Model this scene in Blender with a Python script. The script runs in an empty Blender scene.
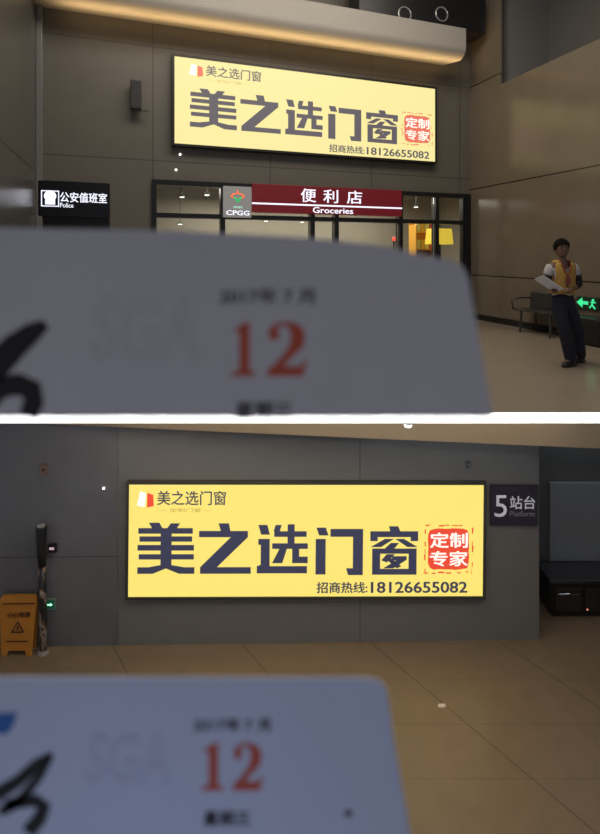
import bpy, bmesh, math, random
from mathutils import Vector, Matrix
random.seed(7)
C = bpy.context.scene.collection
S = bpy.context.scene
F = 496.0            # focal length in pixels of the 600 px wide frame
EYE = 1.52           # eye height over the upper floor
HOR = 255.0          # row of the horizon
LOWZ = -4.47         # floor of the lower storey
FRONT = 4.80         # front edge of both storeys

# ------------------------------------------------------------------ camera
cam = bpy.data.cameras.new('camera'); co = bpy.data.objects.new('camera', cam); C.objects.link(co)
co.location = (0, 0, EYE); co.rotation_euler = (math.pi/2, 0, 0)
cam.sensor_fit = 'HORIZONTAL'; cam.sensor_width = 36; cam.lens = 36*F/600
cam.shift_y = -(417-HOR)/600
cam.clip_start = 0.02; cam.clip_end = 100
cam.dof.use_dof = True; cam.dof.focus_distance = 9.0; cam.dof.aperture_fstop = 4.8
S.camera = co
S.view_settings.view_transform = 'Standard'; S.view_settings.look = 'None'
S.view_settings.gamma = 1; S.view_settings.use_curve_mapping = False
S.view_settings.exposure = 0.0

# ------------------------------------------------------------------ world and large lights
w = bpy.data.worlds.new('world'); S.world = w; w.use_nodes = True
w.node_tree.nodes['Background'].inputs[0].default_value = (0.85, 0.88, 1.0, 1)
w.node_tree.nodes['Background'].inputs[1].default_value = 0.20

YAW = math.atan2(496, 1450)          # the shop front recedes to the right
CORNER = Vector((4.10, 11.97, 0))
U = Matrix.Translation(CORNER) @ Matrix.Rotation(YAW, 4, 'Z')
UI = U.inverted()

def area(name, M, loc, direction, sx, sy, power, col, spread=180):
    l = bpy.data.lights.new(name, 'AREA'); l.shape = 'RECTANGLE'; l.size = sx; l.size_y = sy
    l.energy = power; l.color = col; l.spread = math.radians(spread)
    o = bpy.data.objects.new(name, l); C.objects.link(o)
    q = Vector(direction).to_track_quat('-Z', 'Y').to_matrix().to_4x4()
    if M is None: M = Matrix.Identity(4)
    o.matrix_world = M @ Matrix.Translation(Vector(loc)) @ q
    return o
area('hall_ceiling_light', U, (-5.0, -4.2, 7.9), (0, 0.25, -1), 7, 2.5, 285, (1, .90, .76))
area('cove_light', U, (-4.6, -0.50, 5.45), (0, -0.02, 1), 8.6, 0.12, 30, (1, .66, .30), 120)
area('shop_light', U, (-3.6, 1.6, 3.0), (0, 0, -1), 6, 1.6, 165, (1, .87, .76))
area('platform_ceiling_light', None, (0.3, 6.3, -0.25), (0, 0.0, -1), 6.5, 1.2, 68, (1, .84, .64))
area('platform_wall_light', None, (2.3, 7.42, -0.85), (0, 0.35, -1), 2.6, 0.06, 2.4, (.80, .92, 1.0), 150)
area('recess_light', None, (4.9, 8.40, -1.02), (0, 0.35, -1), 1.4, 0.05, 3.5, (.80, .92, 1.0), 150)
area('added_edge_light', None, (0, 4.0, -3.6), (0, 0.80, 3.55), 7.4, 0.10, 150, (1, 1, 1), 14)  # added strip light, there only to whiten the slab edge
area('added_page_glow', None, (-0.05, -0.16, 1.02), (-0.05, 0.46, 0.14), 0.14, 0.08, 0.04, (.42, .55, 1.0), 70)  # added blue fill for the lower calendar sheet, no phone stands here

# ------------------------------------------------------------------ materials
def mat(name, col, rough=.6, metal=0, noise=0, nscale=8, bump=0, spec=.5, coat=0):
    m = bpy.data.materials.new(name); m.use_nodes = True
    nt = m.node_tree; b = nt.nodes['Principled BSDF']
    b.inputs['Base Color'].default_value = (*col, 1); b.inputs['Roughness'].default_value = rough
    b.inputs['Metallic'].default_value = metal; b.inputs['Specular IOR Level'].default_value = spec
    if coat: b.inputs['Coat Weight'].default_value = coat; b.inputs['Coat Roughness'].default_value = .04
    if noise or bump:
        tc = nt.nodes.new('ShaderNodeTexCoord'); n = nt.nodes.new('ShaderNodeTexNoise')
        n.inputs['Scale'].default_value = nscale; n.inputs['Detail'].default_value = 6
        nt.links.new(tc.outputs['Object'], n.inputs['Vector'])
        if noise:
            r = nt.nodes.new('ShaderNodeMapRange'); r.inputs[3].default_value = 1-noise; r.inputs[4].default_value = 1+noise
            nt.links.new(n.outputs['Fac'], r.inputs[0])
            v = nt.nodes.new('ShaderNodeVectorMath'); v.operation = 'SCALE'; v.inputs[0].default_value = col
            nt.links.new(r.outputs[0], v.inputs['Scale']); nt.links.new(v.outputs[0], b.inputs['Base Color'])
        if bump:
            bp = nt.nodes.new('ShaderNodeBump'); bp.inputs['Strength'].default_value = bump; bp.inputs['Distance'].default_value = .01
            nt.links.new(n.outputs['Fac'], bp.inputs['Height']); nt.links.new(bp.outputs[0], b.inputs['Normal'])
    return m

def emit(name, col, strength=1.0, base=None):
    m = bpy.data.materials.new(name); m.use_nodes = True
    b = m.node_tree.nodes['Principled BSDF']
    b.inputs['Base Color'].default_value = (*(base or [c*.5 for c in col]), 1); b.inputs['Roughness'].default_value = .5
    b.inputs['Emission Color'].default_value = (*col, 1); b.inputs['Emission Strength'].default_value = strength
    return m

def jointed(name, col, lines, rough=.4, width=.012, dark=.25, noise=.06, nscale=3, grid=None, rot=0, spec=.5, dirs=None):
    """stone or metal panels: dark joints at listed object-space coordinates (axis, value) or a regular grid"""
    m = mat(name, col, rough, spec=spec); nt = m.node_tree; b = nt.nodes['Principled BSDF']
    N = nt.nodes.new; L = nt.links.new
    tc = N('ShaderNodeTexCoord'); mp = N('ShaderNodeMapping'); mp.inputs['Rotation'].default_value = (0, 0, rot)
    L(tc.outputs['Object'], mp.inputs['Vector'])
    sp = N('ShaderNodeSeparateXYZ'); L(mp.outputs[0], sp.inputs[0])
    acc = None
    def add(sock):
        nonlocal acc
        if acc is None: acc = sock
        else:
            a = N('ShaderNodeMath'); a.operation = 'MAXIMUM'; L(acc, a.inputs[0]); L(sock, a.inputs[1]); acc = a.outputs[0]
    for ax, v in lines:
        c = N('ShaderNodeMath'); c.operation = 'COMPARE'; L(sp.outputs[ax], c.inputs[0]); c.inputs[1].default_value = v; c.inputs[2].default_value = width/2
        add(c.outputs[0])
    for ax, step, off in (grid or []):
        a = N('ShaderNodeMath'); a.operation = 'ADD'; L(sp.outputs[ax], a.inputs[0]); a.inputs[1].default_value = 100*step+off
        d = N('ShaderNodeMath'); d.operation = 'MODULO'; L(a.outputs[0], d.inputs[0]); d.inputs[1].default_value = step
        c = N('ShaderNodeMath'); c.operation = 'LESS_THAN'; L(d.outputs[0], c.inputs[0]); c.inputs[1].default_value = width
        add(c.outputs[0])
    for nx, ny, step, off, wd_ in (dirs or []):
        q = N('ShaderNodeVectorMath'); q.operation = 'DOT_PRODUCT'; L(mp.outputs[0], q.inputs[0]); q.inputs[1].default_value = (nx, ny, 0)
        a = N('ShaderNodeMath'); a.operation = 'ADD'; L(q.outputs['Value'], a.inputs[0]); a.inputs[1].default_value = 50*step-off
        d = N('ShaderNodeMath'); d.operation = 'MODULO'; L(a.outputs[0], d.inputs[0]); d.inputs[1].default_value = step
        c = N('ShaderNodeMath'); c.operation = 'LESS_THAN'; L(d.outputs[0], c.inputs[0]); c.inputs[1].default_value = wd_
        add(c.outputs[0])
    n = N('ShaderNodeTexNoise'); n.inputs['Scale'].default_value = nscale; n.inputs['Detail'].default_value = 8
    L(tc.outputs['Object'], n.inputs['Vector'])
    r = N('ShaderNodeMapRange'); r.inputs[3].default_value = 1-noise*2; r.inputs[4].default_value = 1+noise*2; L(n.outputs['Fac'], r.inputs[0])
    v = N('ShaderNodeVectorMath'); v.operation = 'SCALE'; v.inputs[0].default_value = col; L(r.outputs[0], v.inputs['Scale'])
    if acc is None: L(v.outputs[0], b.inputs['Base Color']); return m
    mx = N('ShaderNodeMix'); mx.data_type = 'RGBA'; L(acc, mx.inputs[0]); L(v.outputs[0], mx.inputs[6]); mx.inputs[7].default_value = (*[c*dark for c in col], 1)
    L(mx.outputs[2], b.inputs['Base Color'])
    return m

def glass(name, tint=(.9, .95, .93)):
    m = bpy.data.materials.new(name); m.use_nodes = True; nt = m.node_tree; nt.nodes.clear()
    o = nt.nodes.new('ShaderNodeOutputMaterial'); t = nt.nodes.new('ShaderNodeBsdfTransparent'); t.inputs[0].default_value = (*tint, 1)
    g = nt.nodes.new('ShaderNodeBsdfGlossy'); g.inputs['Roughness'].default_value = .03
    f = nt.nodes.new('ShaderNodeFresnel'); f.inputs[0].default_value = 1.5; x = nt.nodes.new('ShaderNodeMixShader')
    nt.links.new(f.outputs[0], x.inputs[0]); nt.links.new(t.outputs[0], x.inputs[1]); nt.links.new(g.outputs[0], x.inputs[2]); nt.links.new(x.outputs[0], o.inputs[0])
    return m

# ------------------------------------------------------------------ mesh helpers
def box(bm, x0, x1, y0, y1, z0, z1):
    vs = [bm.verts.new((x, y, z)) for z in (z0, z1) for y in (y0, y1) for x in (x0, x1)]
    for f in ((0, 2, 3, 1), (4, 5, 7, 6), (0, 1, 5, 4), (2, 6, 7, 3), (0, 4, 6, 2), (1, 3, 7, 5)):
        bm.faces.new([vs[i] for i in f])
def prism(bm, poly, y0, y1):
    """polygon in the x-z plane given thickness along y"""
    a = [bm.verts.new((x, y0, z)) for x, z in poly]; b = [bm.verts.new((x, y1, z)) for x, z in poly]
    n = len(poly); bm.faces.new(a); bm.faces.new(b[::-1])
    for i in range(n): bm.faces.new((a[i], b[i], b[(i+1) % n], a[(i+1) % n]))
def slab(bm, poly, z0, z1):
    a = [bm.verts.new((x, y, z0)) for x, y in poly]; b = [bm.verts.new((x, y, z1)) for x, y in poly]
    n = len(poly); bm.faces.new(a[::-1]); bm.faces.new(b)
    for i in range(n): bm.faces.new((a[i], a[(i+1) % n], b[(i+1) % n], b[i]))
def tube(bm, pts, rad, seg=12):
    pts = [Vector(p) for p in pts]; rad = rad if isinstance(rad, (list, tuple)) else [rad]*len(pts); rings = []
    for i, p in enumerate(pts):
        d = (pts[min(i+1, len(pts)-1)]-pts[max(i-1, 0)]).normalized()
        a = d.orthogonal().normalized() if i == 0 else (pa - d*pa.dot(d)).normalized()
        pa = a; b = d.cross(a)
        rings.append([bm.verts.new(p+(a*math.cos(t)+b*math.sin(t))*rad[i]) for t in [2*math.pi*k/seg for k in range(seg)]])
    for r, s in zip(rings, rings[1:]):
        for k in range(seg): bm.faces.new((r[k], r[(k+1) % seg], s[(k+1) % seg], s[k]))
    bm.faces.new(rings[0][::-1]); bm.faces.new(rings[-1])
def disc(bm, cx, cz, r, y0, y1, seg=24, ry=None):
    prism(bm, [(cx+r*math.cos(2*math.pi*k/seg), cz+(ry or r)*math.sin(2*math.pi*k/seg)) for k in range(seg)], y0, y1)
def ball(bm, c, r, sc=(1, 1, 1), seg=16):
    bmesh.ops.create_uvsphere(bm, u_segments=seg, v_segments=seg//2+2, radius=r, matrix=Matrix.Translation(c) @ Matrix.Diagonal((*sc, 1)))

def obj(name, bm, m, parent=None, M=None, smooth=False, bevel=0):
    bmesh.ops.recalc_face_normals(bm, faces=bm.faces[:])
    me = bpy.data.meshes.new(name); bm.to_mesh(me); bm.free(); me.materials.append(m)
    if smooth:
        for p in me.polygons: p.use_smooth = True
    o = bpy.data.objects.new(name, me); C.objects.link(o)
    if parent is not None: o.parent = parent
    elif M is not None: o.matrix_world = M
    if bevel:
        b = o.modifiers.new('bevel', 'BEVEL'); b.width = bevel; b.segments = 2; b.limit_method = 'ANGLE'
    return o
def nb(): return bmesh.new()
def boxobj(name, dims, m, parent=None, M=None, bevel=0):
    bm = nb(); box(bm, *dims); return obj(name, bm, m, parent, M, bevel=bevel)
def tag(o, label, cat, group=None, kind=None):
    o['label'] = label; o['category'] = cat
    if group: o['group'] = group
    if kind: o['kind'] = kind
    return o
def thing(name, label, cat, M, group=None):
    o = bpy.data.objects.new(name, None); o.empty_display_size = .1; C.objects.link(o); o.matrix_world = M
    return tag(o, label, cat, group)
def struct(o, label=None, cat=None):
    o['kind'] = 'structure'
    if label: o['label'] = label
    if cat: o['category'] = cat
    return o
T = lambda x, y, z: Matrix.Translation((x, y, z))

def textmesh(body, box_, y, bold=0, ext=.002, shear=0, keep=False):
    """lettering built to fill box_ = (x0, x1, z0, z1), facing -y"""
    cu = bpy.data.curves.new('t', 'FONT'); cu.body = body; cu.size = 1; cu.shear = shear; cu.resolution_u = 3
    o = bpy.data.objects.new('t', cu); C.objects.link(o)
    dg = bpy.context.evaluated_depsgraph_get(); me = bpy.data.meshes.new_from_object(o.evaluated_get(dg))
    bpy.data.objects.remove(o); bpy.data.curves.remove(cu)
    xs = [v.co.x for v in me.vertices]; ys = [v.co.y for v in me.vertices]
    x0, x1, z0, z1 = box_; ax, bx, ay, by = min(xs), max(xs), min(ys), max(ys)
    sx = (x1-x0)/(bx-ax); sz = (z1-z0)/(by-ay)
    bm = nb(); bm.from_mesh(me); bpy.data.meshes.remove(me)
    if bold:
        base_g = bm.verts[:]+bm.edges[:]+bm.faces[:]
        for kk, (dx, dy) in enumerate(((1, 0), (-1, 0), (0, 1), (0, -1))):
            dd = bmesh.ops.duplicate(bm, geom=base_g)
            for e in dd['geom']:
                if isinstance(e, bmesh.types.BMVert): e.co.x += dx*bold; e.co.y += dy*bold*.6; e.co.z = (kk+1)*.06
    for v in bm.verts: v.co = Vector((x0+(v.co.x-ax)*sx, y-v.co.z*ext, z0+(v.co.y-ay)*sz))
    r = bmesh.ops.extrude_face_region(bm, geom=bm.faces[:])
    for e in r['geom']:
        if isinstance(e, bmesh.types.BMVert): e.co.y -= ext
    return bm
def lettering(name, body, box_, y, m, parent, bold=0, ext=.003, shear=0, label=None):
    o = obj(name, textmesh(body, box_, y, bold, ext, shear), m, parent)
    if label: o['label'] = label
    return o

# pixel of the photograph -> point on a real plane
def ray(px, py): return Vector(((px-300)/F, 1, -(py-HOR)/F))
EYEP = Vector((0, 0, EYE))
def onU(px, py, y=0.0):
    """point on the plane y = const of the shop-front frame (local coordinates)"""
    o = UI @ EYEP; d = UI.to_3x3() @ ray(px, py); return o + d*((y-o.y)/d.y)
def onX(px, py, x=0.0):
    o = UI @ EYEP; d = UI.to_3x3() @ ray(px, py); return o + d*((x-o.x)/d.x)
def onY(px, py, Y):
    return EYEP + ray(px, py)*Y
def onZ(px, py, z):
    d = ray(px, py); return EYEP + d*((z-EYE)/d.z)

# ------------------------------------------------------------------ shared materials
stone = jointed('wall_stone', (.150, .138, .115), [(2, 5.55), (2, 3.35)], rough=.42, width=.02, dark=.45, noise=.05, grid=[(0, 2.35, .3)])
polished = jointed('polished_stone', (.195, .160, .120), [(2, 5.55), (2, 3.09), (2, 1.04)], rough=.17, width=.026, dark=.12, noise=.07, nscale=2, spec=.5)
pier = jointed('pier_stone', (.120, .115, .105), [(2, 3.0)], rough=.25, width=.02)
floorU = jointed('hall_floor_tile', (.36, .30, .235), [], rough=.16, width=.008, dark=.8, noise=.03, grid=[(0, .8, .1), (1, .8, .2)], spec=.5)
white_edge = mat('white_slab_edge', (.90, .90, .90), .7)
black = mat('black_frame', (.012, .012, .013), .35)
black_matte = mat('black_skirting', (.010, .010, .010), .5)
white_ink = emit('lit_white_letters', (.85, .87, 1.0), 1.1)

# ================================================================== UPPER STOREY
HX0, HX1 = -9.34, 0.0
# floor slab shared by the two storeys
bm = nb(); slab(bm, [(-8, FRONT), (9, FRONT), (9, 16), (-8, 16)], -.10, -.012); struct(obj('floor_slab', bm, white_edge))
bm = nb(); slab(bm, [(-8, FRONT), (9, FRONT), (9, 16), (-8, 16)], -.012, 0)
o = obj('floor', bm, floorU); struct(o)
# object-space joints follow the hall, so turn the data instead of the object
o.data.transform(U.inverted()); o.matrix_world = U
struct(boxobj('trim_slab_edge', (-8, 9, FRONT-.02, FRONT, -.10, .0), white_edge))
# back wall with the shop opening
SX0, SX1, SZ = -7.36, -.03, 2.98
bm = nb(); box(bm, HX0-.3, HX1+.3, 0, .3, SZ, 8.3); box(bm, HX0-.3, SX0, 0, .3, 0, SZ)
struct(obj('wall_back', bm, stone, M=U))
# right wall: full height pier by the corner, then a lower wall with a void above
bm = nb(); box(bm, 0, .06, -1.02, 0, 0, 8.3); box(bm, 0, .35, -8.4, -1.02, 0, 5.30)
struct(obj('wall_right', bm, polished, M=U))
struct(boxobj('wall_void', (1.5, 1.7, -8.4, .3, 4.6, 8.3), mat('void_wall', (.17, .165, .155), .5, noise=.08), M=U))
struct(boxobj('wall_void_end', (.35, 1.5, -.9, -.6, 4.6, 8.3), mat('void_end', (.20, .195, .185), .5, noise=.08), M=U))
struct(boxobj('baseboard_right', (-.02, 0, -8.0, 0, 0, .13), black_matte, M=U))
# left wall
bm = nb(); box(bm, HX0-.3, HX0, -5.2, 0, 0, 8.3); struct(obj('wall_left', bm, pier, M=U))
struct(boxobj('trim_left', (HX0-.0, HX0+.10, -.16, 0, 0, 6.2), mat('pale_corner_trim', (.20, .20, .195), .3), M=U, bevel=.01))
struct(boxobj('ceiling', (HX0-.3, 1.7, -7.5, .3, 8.3, 8.4), mat('ceiling_paint', (.3, .3, .29), .8), M=U))

# bulkhead beam above the sign, rounded underside
prof = [(0, 6.0)]
for k in range(9):
    a = math.radians(-90-90*k/8); prof.append((-.62+.22*math.cos(a), 6.10+.22*math.sin(a)))
BT = onU(440, 24, -.84).z; prof += [(-.84, BT), (0, BT)]
bm = nb(); a = [bm.verts.new((HX0, y, z)) for y, z in prof]; bx_ = onU(466, 40, -.84).x; b = [bm.verts.new((bx_, y, z)) for y, z in prof]
bm.faces.new(a); bm.faces.new(b[::-1])
for i in range(len(prof)): bm.faces.new((a[i], b[i], b[(i+1) % len(prof)], a[(i+1) % len(prof)]))
struct(obj('trim_bulkhead', bm, mat('bulkhead_plaster', (.42, .39, .35), .6, noise=.04), M=U))
# dark grille box with round speakers above the beam
th = thing('ceiling_grille', 'dark ceiling grille with round silver rings above the curved bulkhead', 'grille', U @ T(-1.7, -.5, BT+.005))
boxobj('grille_housing', (-1.6, 1.55, -.25, .25, 0, .8), black, th)
for k, px in enumerate((405, 442)):
    p = onU(px, 14, -.77); bm = nb()
    tube(bm, [(p.x+1.7+.15*math.cos(t), -.26, p.z-BT-.005+.15*math.sin(t)) for t in [2*math.pi*i/20 for i in range(21)]], .018, 8)
    obj('ring', bm, mat('ring_silver', (.5, .5, .5), .3, .6), th, smooth=True)

# ---------------------------------------------------------------- big light-box sign (shared builder)
G1 = [  # letter strokes, drawn on a 600 x 420 grid (left half of the sign)
 [(95,163),(127,163),(138,182),(106,182)], [(163,165),(192,165),(180,183),(150,183)],
 [(62,180),(232,180),(232,197),(62,197)], [(66,206),(230,206),(230,222),(66,222)], [(60,233),(236,233),(236,250),(60,250)], [(64,262),(236,262),(236,278),(64,278)],
 [(132,197),(166,197),(166,206),(132,206)], [(132,222),(166,222),(166,233),(132,233)], [(132,250),(166,250),(166,262),(132,262)],
 [(132,278),(166,278),(166,296),(205,303),(238,303),(238,323),(190,323),(149,306),(108,323),(60,323),(60,303),(95,303),(132,296)],
 [(313,165),(345,165),(350,189),(320,189)], [(252,189),(405,189),(405,208),(308,303),(415,303),(415,323),(256,323),(256,303),(352,208),(252,208)],
 [(438,170),(466,170),(474,200),(447,200)], [(438,214),(474,214),(474,300),(592,300),(592,322),(434,322),(434,300),(446,296),(446,232),(438,232)],
 [(492,170),(511,170),(505,190),(486,190)], [(488,190),(590,190),(590,207),(488,207)], [(530,168),(552,168),(552,190),(530,190)], [(530,207),(552,207),(552,228),(530,228)], [(482,228),(594,228),(594,245),(482,245)],
 [(505,245),(528,245),(514,290),(482,290)], [(545,245),(567,245),(567,270),(594,270),(594,290),(545,290)],
]
G2 = [  # right half, 600 x 420 grid
 [(50,168),(78,168),(86,191),(58,191)], [(48,202),(78,202),(78,308),(48,308)], [(92,172),(190,172),(190,195),(92,195)], [(160,195),(190,195),(190,310),(146,310),(140,290),(160,290)],
 [(268,164),(296,164),(302,179),(272,179)], [(212,179),(356,179),(356,208),(334,208),(334,196),(234,196),(234,208),(212,208)],
 [(256,202),(282,202),(244,226),(214,226)], [(288,202),(314,202),(354,226),(324,226)], [(274,214),(298,214),(284,231),(256,231)],
 [(218,231),(352,231),(352,246),(242,246),(242,292),(328,292),(328,246),(352,246),(352,309),(218,309)],
 [(262,248),(286,248),(262,272),(246,266)], [(278,254),(322,254),(322,264),(282,290),(252,290),(292,266),(278,266)], [(262,264),(276,260),(306,284),(292,290)],
]
def lightbox(label, M, Wd, Hd, panel_m, ink_m, red_m, paper_m, frame_m, soft, dep=.16, span=None):
    """illuminated advertising box; local origin is the lower left of the face, +x right, +z up, -y out"""
    t = thing('light_box_sign', label, 'sign', M)
    boxobj('panel', (0, Wd, -dep, -.02, 0, Hd), panel_m, t)
    bm = nb(); e = .045
    df = dep+.012
    box(bm, -e, Wd+e, -df, .0, -e, 0); box(bm, -e, Wd+e, -df, .0, Hd, Hd+e); box(bm, -e, 0, -df, .0, 0, Hd); box(bm, Wd, Wd+e, -df, .0, 0, Hd)
    box(bm, 0, Wd, -.02, 0, 0, Hd)
    obj('frame', bm, frame_m, t)
    # photograph coordinates of the flat sign: 130..484.5 across, 484..596 down
    sp = span or (Wd*(138-130)/354.5, Wd*(470-130)/354.5)
    def X(px): return sp[0]+(px-138)/(470-138)*(sp[1]-sp[0])
    def Z(py): return (596-py)/(596-484)*Hd
    y = -dep-.002
    def poly(bm, pts, f):
        prism(bm, [f(*p) for p in pts], y-.006, y)
    f1 = lambda a, b: (X(120+a/3.158), Z(470.5+b/3.158)); f2 = lambda a, b: (X(300+a/3.0), Z(471+b/3.0))
    names = ['first', 'second', 'third']
    bm = nb()
    for p in G1[:10]: poly(bm, p, f1)
    obj('title_character', bm, ink_m, t)
    bm = nb()
    for p in G1[10:12]: poly(bm, p, f1)
    obj('title_character', bm, ink_m, t)
    bm = nb()
    for p in G1[12:]: poly(bm, p, f1)
    obj('title_character', bm, ink_m, t)
    bm = nb()
    for p in G2[:4]: poly(bm, p, f2)
    obj('title_character', bm, ink_m, t)
    bm = nb()
    for p in G2[4:]: poly(bm, p, f2)
    obj('title_character', bm, ink_m, t)
    # logo: a white open door leaf with a red side
    lg = nb(); prism(lg, [(X(138), Z(505)), (X(145.5), Z(506.5)), (X(147), Z(493)), (X(141), Z(491))], y-.004, y); lo = obj('logo', lg, paper_m, t)
    lg = nb(); prism(lg, [(X(148), Z(492.5)), (X(154), Z(494.5)), (X(154.5), Z(505.5)), (X(148), Z(507))], y-.004, y); obj('logo_flap', lg, red_m, lo)
    lettering('logo_lettering', '美之选门窗', (X(158), X(226), Z(504.5), Z(490.5)), y, ink_m, t, bold=.012)
    lettering('tagline', '— 定制门窗 —', (X(160), X(212), Z(511.5), Z(507.8)), y, soft, t)
    # red seal with ragged brush outline
    bm = nb(); n = 40; pts = []
    for k in range(n):
        a = 2*math.pi*k/n; c, s = math.cos(a), math.sin(a); q = (abs(c)**8+abs(s)**8)**(-1/8)
        q *= 1+random.uniform(-.02, .02); pts.append((X(449.5+c*q*20.5), Z(548.5-s*q*20.5)))
    prism(bm, pts, y-.004, y)
    for side in range(4):
        for k in range(7):
            if random.random() < .25: continue
            a0 = -24+k*6.7+random.uniform(-1, 1); a1 = a0+random.uniform(3.5, 6.6); h = random.uniform(.5, 1.5); off = 23.3+random.uniform(-.6, .6)
            P = [(a0, off), (a1, off+random.uniform(-.4, .4)), (a1, off+h), (a0, off+h*.8)]
            Q = [{0: (p, q), 1: (p, -q), 2: (q, p), 3: (-q, p)}[side] for p, q in P]
            prism(bm, [(X(449.5+p), Z(548.5-q)) for p, q in Q], y-.004, y)
    seal = obj('seal', bm, red_m, t)
    lettering('seal_lettering', '定制', (X(431), X(468.5), Z(547), Z(532)), y-.004, paper_m, seal, bold=.022)
    lettering('seal_lettering', '专家', (X(431), X(468.5), Z(565.5), Z(550.5)), y-.004, paper_m, seal, bold=.022)
    lettering('hotline_lettering', '招商热线:', (X(317.5), X(368), Z(592.5), Z(581.5)), y, ink_m, t, bold=.022)
    lettering('hotline_number', '18126655082', (X(372), X(468.5), Z(592.3), Z(581.5)), y, ink_m, t, bold=.022)
    return t

sign_frame = mat('sign_frame_dark', (.03, .028, .024), .4, .3)
a = onU(175, 145, -.16); b = onU(433, 88, -.16)
a2 = onU(174, 57, -.16); b2 = onU(437, 160.5, -.16)
WU = (b.x+b2.x)/2-(a.x+a2.x)/2; z0 = (a.z+b2.z)/2; z1 = (a2.z+b.z)/2; HU = z1-z0
lightbox('yellow light box advertisement glowing high on the wall above the shop front', U @ T((a.x+a2.x)/2, 0, z0), WU, HU,
         emit('upper_yellow_light', (.97, .85, .36), .98, (.05, .05, .04)), emit('upper_sign_ink', (.12, .105, .12), .9, (.04, .04, .05)),
         emit('upper_sign_red', (.75, .17, .11), .9), emit('upper_sign_white', (1, .93, .85), 1.0), sign_frame,
         emit('upper_soft_ink', (.55, .46, .14), .9),
         span=(onU(189, 100, -.16).x-(a.x+a2.x)/2, onU(430, 100, -.16).x-(a.x+a2.x)/2))

# wall speaker left of the sign
p = onU(136, 98, -.1)
t = thing('wall_speaker', 'grey box loudspeaker bracketed on the wall left of the big sign', 'speaker', U @ T(p.x, 0, p.z))
sm = mat('speaker_grey', (.07, .07, .07), .5)
boxobj('cabinet', (-.10, .10, -.26, -.08, -.24, .30), sm, t, bevel=.02)
boxobj('grille', (-.085, .085, -.27, -.26, -.20, .27), mat('speaker_grille', (.045, .045, .05), .7, bump=.4, nscale=120), t)
bm = nb(); box(bm, -.03, .03, -.10, 0, -.05, .05); obj('bracket', bm, sm, t); bm = nb(); box(bm, -.02, .22, -.20, -.17, -.27, -.235); obj('bracket', bm, sm, t)

# police duty room light sign
p = onU(36, 181); q = onU(110, 217)
t = thing('office_light_sign', 'black illuminated police duty room sign with white characters beside the left wall', 'sign', U @ T(p.x+.05, 0, q.z-.03))
wd = q.x-p.x-.05; hd = p.z-q.z+.03
boxobj('housing', (0, wd, -.16, 0, 0, hd), mat('black_sign_face', (.006, .006, .008), .25), t, bevel=.008)
fx = lambda px: (px-36)/(110-36)*wd; fz = lambda py: (217-py)/(217-181)*hd
bm = nb()
for (x0, x1, zz0, zz1) in ((39.5, 57.5, 191, 192), (39.5, 57.5, 206, 207), (39.5, 40.5, 191, 207), (56.5, 57.5, 191, 207)):
    box(bm, fx(x0), fx(x1), -.166, -.16, fz(zz1), fz(zz0))
disc(bm, fx(48.5), fz(196.5), .10, -.166, -.16); prism(bm, [(fx(44.5), fz(193.2)), (fx(52.5), fz(193.2)), (fx(51), fz(195.6)), (fx(46), fz(195.6))], -.17, -.16)
prism(bm, [(fx(43.5), fz(205)), (fx(43.5), fz(200.5)), (fx(46), fz(199)), (fx(51), fz(199)), (fx(53.5), fz(200.5)), (fx(53.5), fz(205))], -.166, -.16)
obj('officer_icon', bm, white_ink, t)
lettering('lettering', '公安值班室', (fx(58.5), fx(107), fz(202), fz(192)), -.16, white_ink, t, bold=.02)
lettering('lettering', 'Police', (fx(58.5), fx(72), fz(207.5), fz(203)), -.16, white_ink, t, bold=.01)
# dark doorway under that sign
struct(boxobj('door_1', (p.x+.05, q.x, -.03, .0, 0, q.z-.06), mat('dark_door', (.012, .012, .013), .3), M=U))

# ---------------------------------------------------------------- shop front
fr = bpy.data.objects.new('window_1', None); C.objects.link(fr); fr.matrix_world = U; fr['kind'] = 'structure'
mull = [onU(px, 230).x for px in (154, 222.5, 312, 336, 400, 436)] + [-.10]
bm = nb()
for i, x in enumerate(mull):
    h = .045 if i != 6 else .075
    box(bm, x-h, x+h, -.06, .12, 0, SZ)
box(bm, SX0, SX1, -.05, .11, SZ-.10, SZ)
box(bm, SX0, SX1, -.05, .11, onU(222, 216).z-.06, onU(222, 216).z+.03)
fo = obj('window_frame', bm, black, fr)
gl = glass('shop_glass')
for x0, x1 in zip(mull, mull[1:]):
    boxobj('pane', (x0+.05, x1-.05, .02, .03, .05, SZ-.1), gl, fr)
boxobj('jamb', (-.22, -.0, -.04, .1, 0, SZ), black, fr)
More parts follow.
